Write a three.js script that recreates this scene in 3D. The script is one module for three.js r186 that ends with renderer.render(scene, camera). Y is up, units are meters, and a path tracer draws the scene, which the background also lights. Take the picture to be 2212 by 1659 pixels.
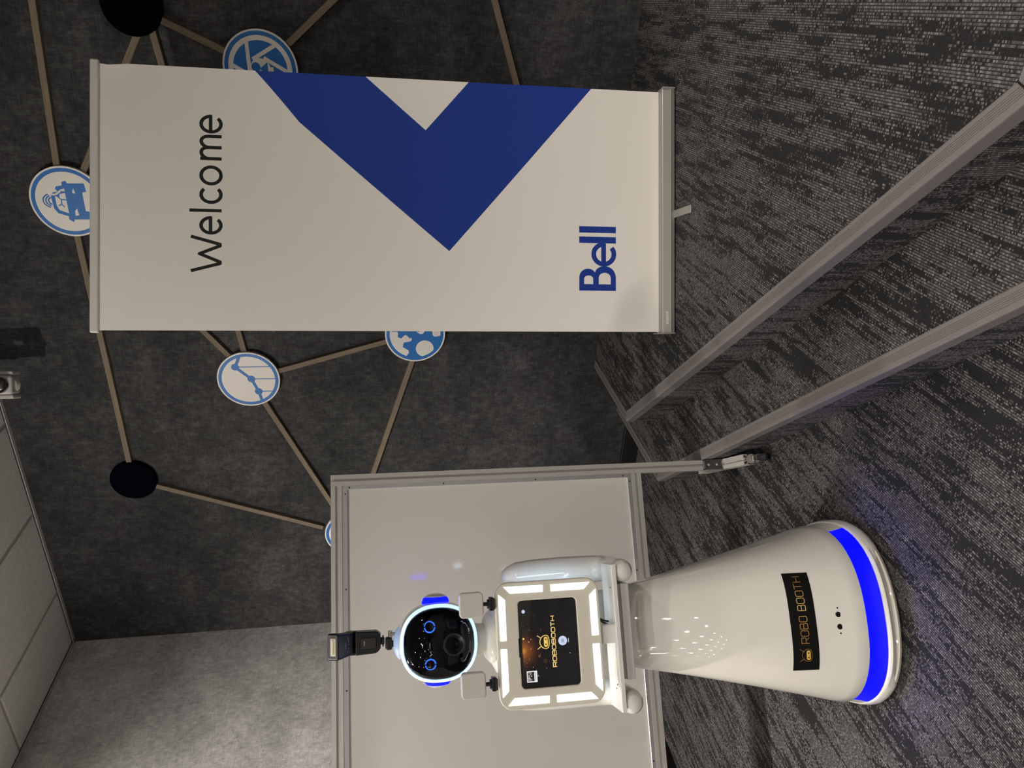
import * as THREE from 'three';
import { RoundedBoxGeometry } from 'three/addons/geometries/RoundedBoxGeometry.js';
import { mergeGeometries, mergeVertices, toCreasedNormals } from 'three/addons/utils/BufferGeometryUtils.js';
import { FontLoader } from 'three/addons/loaders/FontLoader.js';
import { TextGeometry } from 'three/addons/geometries/TextGeometry.js';
import { RectAreaLightUniformsLib } from 'three/addons/lights/RectAreaLightUniformsLib.js';

// ---------------------------------------------------------------- camera, light, exposure
const scene = new THREE.Scene();
const V = (x, y, z) => new THREE.Vector3(x, y, z);
const deg = THREE.MathUtils.degToRad;
// the phone was held upright and the picture lies on its side: image right is down in the room
const FOCAL = 1545, HORIZON = 836.4, TILT = -0.0202, YAW = deg(27.98), EYE = 1.5;
const camera = new THREE.PerspectiveCamera(2 * Math.atan(829.5 / FOCAL) * 180 / Math.PI, 2212 / 1659, 0.05, 60);
{
  const roll = Math.atan(TILT), pitch = Math.atan((1106 - HORIZON) * Math.cos(roll) / FOCAL);
  const world = (x, y, z) => {           // direction in the upright camera's frame -> room
    const c = Math.cos(-roll), s = Math.sin(-roll);
    [x, y] = [c * x + s * y, -s * x + c * y];
    const cp = Math.cos(pitch), sp = Math.sin(pitch);
    [y, z] = [cp * y + sp * z, -sp * y + cp * z];
    const cy = Math.cos(YAW), sy = Math.sin(YAW);
    return V(cy * x + sy * z, y, -sy * x + cy * z);
  };
  const right = world(1, 0, 0), up = world(0, 1, 0), back = world(0, 0, 1);
  const m = new THREE.Matrix4().makeBasis(up.clone().negate(), right, back);
  camera.position.set(0, EYE, 0);
  camera.quaternion.setFromRotationMatrix(m);
}
const renderer = new THREE.WebGLRenderer({ antialias: true });
renderer.toneMapping = THREE.LinearToneMapping;
renderer.toneMappingExposure = 1.12;
renderer.shadowMap.enabled = true;
RectAreaLightUniformsLib.init();
const LAMP_COLOR = new THREE.Color().setRGB(1, 0.94, 0.875);
// recessed downlights of the ceiling: x, z, candela, beam half angle in degrees, aim offset (gimbal)
const DOWNLIGHTS = [
  [-2.95, -1.2, 38, 68, -0.35, -0.15], [-2.55, 0.1, 21, 46, 1.0, -2.5], [-2.6, 1.6, 10, 72], [-1.1, 0.4, 4, 72], [-1.1, 1.9, 10, 72],
  [0.5, 0.6, 8, 72], [0.5, 2.0, 14, 72], [1.9, -1.9, 18, 70], [2.9, -0.5, 20, 72],
  [1.9, 0.6, 20, 72], [3.0, 1.2, 18, 72], [1.9, 2.1, 18, 72], [-2.6, 3.3, 18, 76], [0.5, 3.5, 20, 76], [2.0, 3.5, 18, 76], [-1.1, 3.5, 20, 76],
];
for (const z of [5.0, 6.3, 7.6, 8.9, 10.1]) for (const x of [-2.9, -1.7, -0.5, 0.7, 1.9, 3.1]) DOWNLIGHTS.push([x + 0.25 * Math.sin(z * 5), z, 7, 78]);

// ---------------------------------------------------------------- helpers
const taken = new Map();
function numbered(name) {
  const n = taken.get(name) || 0; taken.set(name, n + 1);
  return n ? name + '_' + String(n).padStart(3, '0') : name;
}
function tag(o, label, category, group, kind) {
  o.name = numbered(o.name || 'thing');
  o.userData.label = label;
  if (category) o.userData.category = category;
  if (group) o.userData.group = group;
  if (kind) o.userData.kind = kind;
  scene.add(o);
  return o;
}
function thing(name, label, category, pos = [0, 0, 0], turn = 0, group) {
  const g = new THREE.Group(); g.name = name; g.position.set(...pos); g.rotation.y = turn;
  return tag(g, label, category, group);
}
function part(name, geo, mat, parent, label) {
  if (Array.isArray(geo)) geo = merge(geo);
  const m = new THREE.Mesh(geo, mat); m.name = name; m.castShadow = m.receiveShadow = true;
  if (label) m.userData.label = label;
  parent.add(m);
  return m;
}
function structure(name, geo, mat, label) {
  if (Array.isArray(geo)) geo = merge(geo);
  const m = new THREE.Mesh(geo, mat); m.name = numbered(name); m.castShadow = m.receiveShadow = true;
  m.userData.kind = 'structure'; if (label) m.userData.label = label;
  scene.add(m);
  return m;
}
function merge(list) {
  list = list.map((g) => { g = g.index ? g.toNonIndexed() : g; for (const k of Object.keys(g.attributes)) if (!['position', 'normal', 'uv'].includes(k)) g.deleteAttribute(k); return g; });
  return mergeGeometries(list);
}
const box = (w, h, d, x = 0, y = 0, z = 0) => new THREE.BoxGeometry(w, h, d).translate(x, y, z);
const rbox = (w, h, d, r, x = 0, y = 0, z = 0, seg = 3) => new RoundedBoxGeometry(w, h, d, seg, r).translate(x, y, z);
const cyl = (r0, r1, h, n = 32) => new THREE.CylinderGeometry(r0, r1, h, n);
const cylZ = (r0, r1, h, x, y, z, n = 32) => cyl(r0, r1, h, n).rotateX(Math.PI / 2).translate(x, y, z);   // r0 at the front
function poly(points, depth, bevel = 0, seg = 2) {
  const s = points instanceof THREE.Shape ? points : new THREE.Shape(points.map(([x, y]) => new THREE.Vector2(x, y)));
  return new THREE.ExtrudeGeometry(s, { depth, bevelEnabled: bevel > 0, bevelThickness: bevel, bevelSize: bevel, bevelOffset: -bevel, bevelSegments: seg, curveSegments: 24 });
}
function roundRect(w, h, r, cx = 0, cy = 0) {
  const s = new THREE.Shape(), x = cx - w / 2, y = cy - h / 2;
  s.moveTo(x + r, y); s.lineTo(x + w - r, y); s.absarc(x + w - r, y + r, r, -Math.PI / 2, 0);
  s.lineTo(x + w, y + h - r); s.absarc(x + w - r, y + h - r, r, 0, Math.PI / 2);
  s.lineTo(x + r, y + h); s.absarc(x + r, y + h - r, r, Math.PI / 2, Math.PI);
  s.lineTo(x, y + r); s.absarc(x + r, y + r, r, Math.PI, Math.PI * 1.5);
  return s;
}
// seeded noise
let seedState = 7;
const rand = () => { seedState = (seedState + 0x6d2b79f5) | 0; let t = Math.imul(seedState ^ (seedState >>> 15), 1 | seedState); t = (t + Math.imul(t ^ (t >>> 7), 61 | t)) ^ t; return ((t ^ (t >>> 14)) >>> 0) / 4294967296; };
function hash(i, j, s) { let h = Math.imul(i, 374761393) ^ Math.imul(j, 668265263) ^ Math.imul(s, 2147483647 ^ 91138233); h = Math.imul(h ^ (h >>> 13), 1274126177); return ((h ^ (h >>> 16)) >>> 0) / 4294967296; }
function vnoise(x, y, px, py, s) {      // tileable value noise, period px, py
  const i = Math.floor(x), j = Math.floor(y), fx = x - i, fy = y - j, a = fx * fx * (3 - 2 * fx), b = fy * fy * (3 - 2 * fy);
  const w = (n, p) => ((n % p) + p) % p;
  const i0 = w(i, px), i1 = w(i + 1, px), j0 = w(j, py), j1 = w(j + 1, py);
  const p = hash(i0, j0, s), q = hash(i1, j0, s), r = hash(i0, j1, s), t = hash(i1, j1, s);
  return (p + (q - p) * a) * (1 - b) + (r + (t - r) * a) * b;
}
function dataTexture(n, m, fill, srgb) {
  const d = new Uint8Array(n * m * 4);
  for (let j = 0; j < m; j++) for (let i = 0; i < n; i++) {
    const c = fill(i, j), k = (j * n + i) * 4;
    d[k] = Math.min(255, c[0]); d[k + 1] = Math.min(255, c[1]); d[k + 2] = Math.min(255, c[2]); d[k + 3] = 255;
  }
  const t = new THREE.DataTexture(d, n, m, THREE.RGBAFormat);
  t.wrapS = t.wrapT = THREE.RepeatWrapping; t.magFilter = THREE.LinearFilter; t.minFilter = THREE.LinearMipmapLinearFilter; t.generateMipmaps = true;
  if (srgb) t.colorSpace = THREE.SRGBColorSpace;
  t.needsUpdate = true;
  return t;
}
function canvasTexture(w, h, draw) {
  const c = document.createElement('canvas'); c.width = w; c.height = h;
  draw(c.getContext('2d'), w, h);
  const t = new THREE.CanvasTexture(c); t.colorSpace = THREE.SRGBColorSpace; t.magFilter = THREE.LinearFilter; t.anisotropy = 8;
  return t;
}
const std = (o) => new THREE.MeshStandardMaterial(o);
const phys = (o) => new THREE.MeshPhysicalMaterial(o);
const glow = (hex, k, base = 0x111111) => std({ color: base, emissive: hex, emissiveIntensity: k, roughness: 0.5 });

// ---------------------------------------------------------------- materials of the room
// looped carpet: 2 m x 2 m, rows of loops run along v; every loop is of grey or of black yarn, dyed in short streaks
const carpetRow = 7, carpetN = 2048, LOOP = 4;
const loopRows = Math.ceil(carpetN / carpetRow), loopCount = carpetN / LOOP, isGrey = new Uint8Array(loopRows * loopCount);
for (let i = 0; i < loopRows; i++) for (let j = 0; j < loopCount; j++) {
  const u = i / loopRows, v = j / loopCount, plank = Math.floor(u * 8), end = Math.floor(v * 2 + (plank % 2) * 0.5);
  const streak = vnoise(i + 0.5, v * 60, 512, 60, 13), run = vnoise(i + 0.5, v * 14, 512, 14, 14), dye = vnoise(u * 50, v * 12, 50, 12, 15), flame = vnoise(u * 130, v * 20, 130, 20, 12), batch = hash(plank, end % 2, 6);
  const share = 0.6 + 0.7 * (streak - 0.5) + 1.15 * (run - 0.5) + 0.7 * (dye - 0.5) + 0.6 * (flame - 0.5) + 0.3 * (batch - 0.5);
  isGrey[i * loopCount + j] = share + 0.72 * (hash(i, j, 16) - 0.5) > 0.5 ? 1 : 0;
}
const carpetMap = dataTexture(carpetN, carpetN, (i, j) => {
  const row = Math.floor(i / carpetRow), shift = row % 2 ? LOOP / 2 : 0, loop = Math.floor((j + shift) / LOOP) % loopCount, twist = hash(i, j, 21), ply = hash(row, loop, 22);
  const gapShade = i % carpetRow >= carpetRow - 2;      // shade in the gaps between the rows, painted into the colour
  const d = gapShade ? 17 : isGrey[row * loopCount + loop] ? 60 + 62 * ply * ply + 44 * (twist - 0.5) : 11 + 14 * ply * ply + 8 * (twist - 0.5);
  return [d, d * 0.955, d * 0.94];
}, true);
const carpetBump = dataTexture(1024, 1024, (i, j) => {
  const x = i * 2, r = (x % carpetRow) / (carpetRow - 1), h = Math.sin(Math.PI * Math.min(1, r + 0.1)) * 170 + 70 * hash(i, Math.floor(j / 1.5), 31);
  return [h, h, h];
});
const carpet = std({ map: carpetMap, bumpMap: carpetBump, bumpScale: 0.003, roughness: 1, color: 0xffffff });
// stone-look wall covering: mottled, brushed both ways
function wallTexture(seed, lo, hi, tint) {
  const n = 1024;
  return dataTexture(n, n, (i, j) => {
    const u = i / n, v = j / n;
    const big = vnoise(u * 5, v * 6, 5, 6, seed) * 0.6 + vnoise(u * 13, v * 15, 13, 15, seed + 1) * 0.4;
    const mid = vnoise(u * 70, v * 44, 70, 44, seed + 2) * 0.6 + vnoise(u * 170, v * 120, 170, 120, seed + 3) * 0.4;
    const brush = vnoise(u * 60, v * 512, 60, 512, seed + 4) * 0.5 + vnoise(u * 512, v * 60, 512, 60, seed + 5) * 0.5;
    const grain = hash(i, j, seed + 6);
    let f = 0.5 + (big - 0.5) * 0.55 + (mid - 0.5) * 0.5 + (brush - 0.5) * 0.55 + (grain - 0.5) * 0.22;
    const fleck = vnoise(u * 230, v * 150, 230, 150, seed + 7); if (fleck > 0.80) f += (fleck - 0.80) * 2.2 * big;
    f = Math.min(1, Math.max(0, f));
    const d = lo + (hi - lo) * f;
    return [d * tint[0], d * tint[1], d * tint[2]];
  }, true);
}
const darkWallMap = wallTexture(101, 14, 84, [1, 0.995, 1.0]);
const lightWallMap = wallTexture(201, 138, 224, [1, 0.99, 0.975]);
const darkWall = std({ map: darkWallMap, roughness: 0.85, bumpMap: darkWallMap, bumpScale: 0.001 });
const lightWall = std({ map: lightWallMap, roughness: 0.85, bumpMap: lightWallMap, bumpScale: 0.001 });
const paint = std({ color: 0x8f8b84, roughness: 0.9 });
const tileMap = dataTexture(512, 512, (i, j) => { const d = 232 + 30 * (hash(i, j, 41) - 0.5) + 16 * (vnoise(i / 8, j / 8, 64, 64, 42) - 0.5); return [d, d * 0.985, d * 0.965]; }, true);
const ceilingTile = std({ map: tileMap, roughness: 0.95, bumpMap: tileMap, bumpScale: 0.001 });
const gridMetal = std({ color: 0xb9b6b0, roughness: 0.6 });
const rubberGrey = std({ color: 0x6c6764, roughness: 0.5 });
const blackRubber = std({ color: 0x0c0c0d, roughness: 0.55 });
const timber = (() => {
  const t = dataTexture(64, 512, (i, j) => { const g = vnoise(i / 3, j / 60, 64, 16, 51) * 0.6 + vnoise(i, j / 14, 64, 64, 52) * 0.4, d = 0.8 + 0.4 * g; return [118 * d, 104 * d, 86 * d]; }, true);
  return std({ map: t, roughness: 0.75 });
})();

// ---------------------------------------------------------------- the room shell
const ZW = -3.5, XL = -3.58, XR = 3.9, ZB = 10.6, YC = 3.41, TH = 0.12;
function uvWorld(geo, fu, fv) {
  const p = geo.attributes.position, uv = geo.attributes.uv;
  for (let i = 0; i < p.count; i++) uv.setXY(i, fu(p.getX(i), p.getY(i), p.getZ(i)), fv(p.getX(i), p.getY(i), p.getZ(i)));
  return geo;
}
structure('wall_back', uvWorld(box(XR - XL + 2 * TH, YC + 0.3, TH, (XL + XR) / 2, (YC + 0.1) / 2, ZW - TH / 2), (x) => x / 1.5, (x, y) => y / 1.5), darkWall, 'dark charcoal stone-look wall with timber strips and round signs');
structure('wall_left', uvWorld(box(TH, YC + 0.3, ZB - ZW, XL - TH / 2, (YC + 0.1) / 2, (ZB + ZW) / 2), (x, y, z) => z / 1.3, (x, y) => y / 1.3), lightWall, 'pale grey stone-look side wall');
structure('wall_right', box(TH, YC + 0.3, ZB - ZW, XR + TH / 2, (YC + 0.1) / 2, (ZB + ZW) / 2), paint, 'plain light wall');
structure('wall_front', box(XR - XL + 2 * TH, YC + 0.3, TH, (XL + XR) / 2, (YC + 0.1) / 2, ZB + TH / 2), paint, 'plain light wall');
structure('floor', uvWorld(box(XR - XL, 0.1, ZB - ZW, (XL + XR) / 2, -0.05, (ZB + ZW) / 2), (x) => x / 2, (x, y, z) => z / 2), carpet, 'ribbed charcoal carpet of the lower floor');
// baseboard of black rubber along the back wall, at the lower floor and on the platform
structure('baseboard_back', [rbox(XL * -1 - 2.06, 0.1, 0.012, 0.004, (XL - 2.06) / 2, 0.05, ZW + 0.006), box(XL * -1 - 2.06, 0.004, 0.006, (XL - 2.06) / 2, 0.102, ZW + 0.003)], blackRubber, 'black rubber baseboard');
structure('baseboard_left', rbox(0.012, 0.1, ZB - ZW - 0.02, 0.004, XL + 0.006, 0.05, (ZB + ZW) / 2), blackRubber, 'black rubber baseboard');

// raised corner platform: a step and a top, both cut at 45 degrees, with grey grooved nosings
const EDGE = [ // [height, left x, diagonal z - x, front z]
  [0.17, -2.05, -0.735, -0.92], [0.34, -1.765, -1.135, -1.212],
];
function platformOutline([, xl, k, zf], inset = 0) {
  const a = xl + inset, kk = k - inset * Math.SQRT2, f = zf - inset;
  return [[a, ZW], [a, a + kk], [f - kk, f], [XR, f]];
}
const platform = new THREE.Group(); platform.name = numbered('platform'); platform.userData.kind = 'structure'; platform.userData.label = 'carpeted raised platform with one step and grey nosings'; scene.add(platform);
const NOSE_W = 0.048, NOSE_H = 0.04;
function nosingProfile() {            // x: inward from the edge, y: up; grooves in the top
  const p = [[0, -NOSE_H], [0, -0.004], [0.001, -0.001], [0.004, 0.0015]];
  for (let k = 0; k < 5; k++) { const x = 0.014 + k * 0.0048; p.push([x, 0.002], [x + 0.0004, 0.0006], [x + 0.0016, 0.0006], [x + 0.002, 0.002]); }
  p.push([NOSE_W - 0.003, 0.002], [NOSE_W, 0.0002], [NOSE_W, -0.003], [0.004, -0.003], [0.004, -NOSE_H]);
  return p;
}
function sweep(profile, A, B, nA, nB, y) {   // profile swept from A to B (xz), mitre vectors nA and nB point inward
  const pos = [], n = profile.length, add = (k, end) => { const [a, b] = profile[k], P = end ? B : A, m = end ? nB : nA; return [P[0] + m[0] * a, y + b, P[1] + m[1] * a]; };
  for (let k = 0; k < n; k++) {
    const l = (k + 1) % n, p = add(k, 0), q = add(l, 0), r = add(l, 1), s = add(k, 1);
    pos.push(...p, ...r, ...q, ...p, ...s, ...r);
  }
  const g = new THREE.BufferGeometry(); g.setAttribute('position', new THREE.Float32BufferAttribute(pos, 3));
  g.setAttribute('uv', new THREE.Float32BufferAttribute(new Float32Array(pos.length / 3 * 2), 2));
  g.computeVertexNormals();
  return g;
}
EDGE.forEach((e, level) => {
  const H = e[0], out = platformOutline(e), inn = platformOutline(e, NOSE_W);
  const low = H - 0.17;
  // carpet top
  const s = new THREE.Shape([...inn, [XR, ZW]].map(([x, z]) => new THREE.Vector2(x, -z)));
  const top = new THREE.ExtrudeGeometry(s, { depth: 0.16, bevelEnabled: false }).rotateX(-Math.PI / 2).translate(0, H - 0.161, 0);
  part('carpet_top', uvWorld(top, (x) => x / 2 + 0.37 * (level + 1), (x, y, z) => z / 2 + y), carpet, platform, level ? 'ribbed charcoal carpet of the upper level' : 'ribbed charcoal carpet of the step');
  for (let k = 0; k < 3; k++) {
    const A = out[k], B = out[k + 1], len = Math.hypot(B[0] - A[0], B[1] - A[1]), ang = Math.atan2(-(B[1] - A[1]), B[0] - A[0]);
    const nx = -Math.sin(ang), nz = -Math.cos(ang);   // inward
    const r = uvWorld(box(len, 0.17 - 0.003, 0.02, len / 2, 0, 0), (x) => x / 2 + 0.21 * k + 0.43 * level, (x, y) => y / 2 + 0.3 * k);
    r.rotateY(ang).translate(A[0] + nx * 0.0125, low + 0.0835, A[1] + nz * 0.0125);
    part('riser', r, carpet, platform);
    const m = (P, Q) => [(Q[0] - P[0]) / NOSE_W, (Q[1] - P[1]) / NOSE_W];
    if (k === 2) { const q = [(out[2][0] + inn[2][0]) / 2, (out[2][1] + inn[2][1]) / 2], a = Math.atan2(-(inn[2][1] - out[2][1]), inn[2][0] - out[2][0]); part('joint_seal', box(0.054, NOSE_H, 0.004).rotateY(a).translate(q[0], H - NOSE_H / 2 + 0.0026, q[1]), blackRubber, platform, 'black joint between two nosings'); }
    part('stair_nosing', sweep(nosingProfile(), A, B, m(A, inn[k]), m(B, inn[k + 1]), H), rubberGrey, platform, 'grey grooved stair nosing');
  }
});
// ceiling: lay-in tiles on a recessed grid
const ceiling = structure('ceiling', box(XR - XL + 2 * TH, 0.1, ZB - ZW + 2 * TH, (XL + XR) / 2, YC + 0.072, (ZB + ZW) / 2), paint, 'suspended ceiling of pale mineral tiles');
{
  const TX = 0.569, TZ = 1.16, gap = 0.024;
  const xs = [XL + 0.02]; for (let x = -3.156; x < XR - 0.1; x += TX) xs.push(x); xs.push(XR);
  const zs = [ZW + 0.02]; for (let z = -2.75; z < ZB - 0.1; z += TZ) zs.push(z); zs.push(ZB);
  for (let i = 0; i + 1 < xs.length; i++) for (let j = 0; j + 1 < zs.length; j++) {
    const w = xs[i + 1] - xs[i] - gap, d = zs[j + 1] - zs[j] - gap, x = (xs[i] + xs[i + 1]) / 2, z = (zs[j] + zs[j + 1]) / 2;
    part('ceiling_tile', uvWorld(rbox(w, 0.016, d, 0.003, x, YC + 0.008, z, 1), (a) => a / 0.6, (a, b, c) => c / 0.6), ceilingTile, ceiling);
  }
  for (const x of xs.slice(1, -1)) part('grid_bar', box(gap + 0.004, 0.006, ZB - ZW, x, YC + 0.009, (ZB + ZW) / 2), gridMetal, ceiling);
  for (const z of zs.slice(1, -1)) part('grid_bar', box(XR - XL, 0.006, gap + 0.004, (XL + XR) / 2, YC + 0.0092, z), gridMetal, ceiling);
  structure('trim_1', [box(XR - XL, 0.004, 0.022, (XL + XR) / 2, YC - 0.002, ZW + 0.011), box(XR - XL, 0.024, 0.003, (XL + XR) / 2, YC + 0.01, ZW + 0.0015)], gridMetal, 'grey metal edge angle of the ceiling along the dark wall');
  structure('trim_2', [box(0.022, 0.004, ZB - ZW, XL + 0.011, YC - 0.002, (ZB + ZW) / 2), box(0.003, 0.024, ZB - ZW, XL + 0.0015, YC + 0.01, (ZB + ZW) / 2)], gridMetal, 'grey metal edge angle of the ceiling along the pale wall');
}
// recessed downlights
{
  const trimMat = std({ color: 0xd8d6d0, roughness: 0.5 }), lens = std({ color: 0x222222, emissive: LAMP_COLOR, emissiveIntensity: 60 });
  const ring = new THREE.LatheGeometry([[0.05, 0.0], [0.052, -0.004], [0.068, -0.005], [0.07, -0.001], [0.07, 0.0]].map(([a, b]) => new THREE.Vector2(a, b)), 32);
  const disc = new THREE.SphereGeometry(0.05, 28, 10, 0, Math.PI * 2, Math.PI / 2, Math.PI / 2).scale(1, 0.5, 1);
  for (const [x, z, cd, beam, ax = 0, az = 0] of DOWNLIGHTS) {
    const g = thing('downlight', 'round recessed ceiling downlight with white trim ring', 'light', [x, YC, z], 0, 'recessed ceiling downlights');
    part('trim_ring', ring, trimMat, g); part('lens', disc, lens, g);
    const l = new THREE.SpotLight(LAMP_COLOR, cd, 0, deg(beam), 0.9, 2); l.position.set(0, -0.03, 0); l.target.position.set(ax, -1, az);
    l.castShadow = true; l.shadow.radius = 2.4; l.name = 'downlight_beam'; g.add(l); g.add(l.target);
  }
}

// ---------------------------------------------------------------- wall art: timber strips, round signs, dark discs
const BLUE = '#1769b4', SIGNWHITE = '#e6e1d8';
{
  const bars = [ // x0, y0, x1, y1, label
    [0.30, 2.83, -0.74, 2.903, 'long timber strip meeting the car sign from the right'],
    [-1.02, 2.882, -2.30, 2.875, 'long level timber strip between the car sign and the dark disc'],
    [-2.43, 2.79, -2.79, 1.893, 'timber strip slanting down from the dark disc to the half-hidden sign'],
    [-0.12, 2.40, -0.23, 2.146, 'short timber strip between the dark disc and the wheel sign'],
    [-0.18, 2.482, -0.745, 2.80, 'timber strip rising behind the banner to the car sign'],
    [-0.16, 2.427, -1.64, 2.217, 'long timber strip behind the banner reaching the line-graph sign'],
    [-0.187, 1.888, 0.40, 1.24, 'timber strip falling away to the right below the wheel sign'],
    [0.40, 1.14, -0.55, 0.80, 'low timber strip running behind the banner'],
    [-0.99, 2.80, -1.66, 2.29, 'timber strip falling from the car sign to the line-graph sign'],
    [-1.745, 2.06, -1.58, 1.495, 'timber strip between the line-graph sign and the gear sign'],
    [-1.925, 2.148, -2.66, 1.815, 'timber strip falling from the line-graph sign behind the whiteboard'],
    [-1.69, 1.363, -2.55, 1.632, 'timber strip rising from the gear sign behind the whiteboard'],
  ];
  for (const [x0, y0, x1, y1, label] of bars) {
    const len = Math.hypot(x1 - x0, y1 - y0), g = box(0.026, len, 0.022);
    const m = new THREE.Mesh(g, timber); m.name = 'timber_strip'; m.castShadow = m.receiveShadow = true;
    m.position.set((x0 + x1) / 2, (y0 + y1) / 2, ZW + 0.011); m.rotation.z = Math.atan2(y1 - y0, x1 - x0) - Math.PI / 2;
    tag(m, label, 'wall strip');
  }
  const edge = std({ color: 0xd8d3ca, roughness: 0.5 });
  function sign(x, y, r, label, draw) {
    const g = thing('round_sign', label, 'sign', [x, y, ZW], 0);
    part('disc', [cylZ(r - 0.001, r - 0.001, 0.016, 0, 0, 0.024, 72), cylZ(r * 0.55, r * 0.55, 0.016, 0, 0, 0.008, 32)], edge, g);
    const t = canvasTexture(768, 768, (c, w) => {
      c.fillStyle = SIGNWHITE; c.fillRect(0, 0, w, w); c.translate(w / 2, w / 2); c.scale(w / 2, w / 2);
      c.strokeStyle = c.fillStyle = BLUE; c.lineWidth = 0.105; c.lineJoin = c.lineCap = 'round'; draw(c);
      c.strokeStyle = BLUE; c.lineWidth = 0.105; c.beginPath(); c.arc(0, 0, 0.9, 0, 7); c.stroke();
    });
    part('printed_face', new THREE.CircleGeometry(r - 0.001, 72).translate(0, 0, 0.0325), std({ map: t, roughness: 0.45 }), g, 'blue and white printed face');
  }
  const path = (c, pts, close) => { c.beginPath(); pts.forEach((p, i) => (i ? c.lineTo(...p) : c.moveTo(...p))); if (close) c.closePath(); };
  sign(-0.879, 2.882, 0.157, 'round blue and white sign with a broken car under signal waves', (c) => {
    path(c, [[0.51, 0.06], [0.52, 0.49], [0.31, 0.51], [0.29, 0.4], [-0.27, 0.39], [-0.28, 0.48], [-0.48, 0.5], [-0.49, 0.05], [-0.56, 0.03], [-0.5, -0.06], [-0.4, -0.06], [-0.32, -0.32], [-0.19, -0.4], [0.17, -0.41], [0.25, -0.34], [0.28, -0.2], [0.37, -0.26], [0.42, -0.23], [0.45, -0.07], [0.55, -0.06], [0.58, 0.03]], true); c.fill(); c.lineWidth = 0.03; c.stroke();
    c.fillStyle = SIGNWHITE; path(c, [[0.16, -0.32], [0.12, -0.21], [0.22, -0.19], [0.25, -0.04], [-0.33, -0.05], [-0.24, -0.28], [-0.1, -0.33]], true); c.fill();
    path(c, [[0.34, -0.17], [0.38, -0.04], [0.3, -0.03], [0.3, -0.1]], true); c.fill();
    path(c, [[0.39, 0.2], [0.24, 0.23], [0.25, 0.15], [0.31, 0.16]], true); c.fill(); path(c, [[-0.18, 0.19], [-0.38, 0.21], [-0.4, 0.11], [-0.26, 0.12]], true); c.fill();
    c.strokeStyle = SIGNWHITE; c.lineWidth = 0.05; path(c, [[0.2, -0.44], [0.2, -0.3], [0.3, -0.16]]); c.stroke();
    c.strokeStyle = BLUE; c.lineWidth = 0.03; path(c, [[0.18, -0.29], [0.06, -0.17], [0.06, -0.06]]); c.stroke(); path(c, [[0.06, -0.17], [-0.07, -0.19], [-0.11, -0.26]]); c.stroke(); path(c, [[-0.07, -0.19], [-0.14, -0.13]]); c.stroke();
    c.lineWidth = 0.038; for (const [r0, h] of [[0.13, 0.1], [0.2, 0.15], [0.27, 0.2]]) { c.beginPath(); c.ellipse(0.02, -0.4, h, r0 - 0.02, 0, Math.PI * 1.14, Math.PI * 1.86); c.stroke(); }
  });
  sign(-0.289, 2.007, 0.155, 'round blue sign with a white spoked wheel around a walking figure', (c) => {
    c.fillStyle = BLUE; c.beginPath(); c.arc(0, 0, 0.72, 0, 7); c.fill();
    c.strokeStyle = SIGNWHITE; c.lineWidth = 0.1; c.lineCap = 'butt';
    for (let k = 0; k < 6; k++) { const a = deg(60 * k - 24), b = a - deg(76); path(c, [[0.78 * Math.cos(a), 0.78 * Math.sin(a)], [0.3 * Math.cos(b), 0.3 * Math.sin(b)]]); c.stroke(); }
    c.fillStyle = SIGNWHITE; c.beginPath(); c.arc(0, 0, 0.27, 0, 7); c.fill(); c.fillStyle = BLUE; c.beginPath(); c.arc(0.04, -0.12, 0.12, 0, 7); c.fill(); path(c, [[-0.18, 0.2], [0, -0.02], [0.18, 0.2]], true); c.fill();
  });
  sign(-1.785, 2.209, 0.157, 'round blue and white sign with a rising line graph', (c) => {
    const pts = [[-0.83, 0.36], [-0.45, 0.28], [0.02, 0.09], [0.47, -0.38], [0.84, -0.22]];
    c.lineWidth = 0.1; path(c, pts); c.stroke();
    c.lineWidth = 0.03; for (const [k, y] of [[1, 0.75], [2, 0.88], [3, 0.75]]) { path(c, [pts[k], [pts[k][0], y]]); c.stroke(); }
    for (const k of [1, 2, 3]) { c.beginPath(); c.arc(...pts[k], 0.125, 0, 7); c.fill(); }
  });
  sign(-1.537, 1.35, 0.157, 'round blue and white sign with two cogwheels beside the banner', (c) => {
    const gear = (x, y, R, r, n, hole, a0) => { c.fillStyle = BLUE; c.beginPath(); for (let k = 0; k < n * 4; k++) { const a = a0 + (k / (n * 4)) * Math.PI * 2, q = k % 4 < 2 ? R : r; c[k ? 'lineTo' : 'moveTo'](x + q * Math.cos(a), y + q * Math.sin(a)); } c.closePath(); c.fill(); c.lineWidth = 0.04; c.stroke(); c.fillStyle = SIGNWHITE; c.beginPath(); c.arc(x, y, hole, 0, 7); c.fill(); };
    c.save(); c.beginPath(); c.arc(0, 0, 0.9, 0, 7); c.clip();
    gear(-0.52, 0.32, 0.72, 0.53, 8, 0.3, 0.1); gear(0.36, -0.32, 0.5, 0.36, 8, 0.18, 0.3); c.restore();
  });
  sign(-2.835, 1.727, 0.157, 'round blue-rimmed white sign mostly hidden by the whiteboard', (c) => { c.lineWidth = 0.12; path(c, [[-0.4, 0.3], [0, -0.3], [0.4, 0.3]], true); c.stroke(); });
  const navy = phys({ color: 0x01020a, roughness: 0.95, specularIntensity: 0.1 });
  const discGeo = new THREE.LatheGeometry([[0, 0], [0.113, 0], [0.118, 0.006], [0.118, 0.026], [0.113, 0.032], [0, 0.033]].map(([a, b]) => new THREE.Vector2(a, b)), 64).rotateX(Math.PI / 2);
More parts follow.
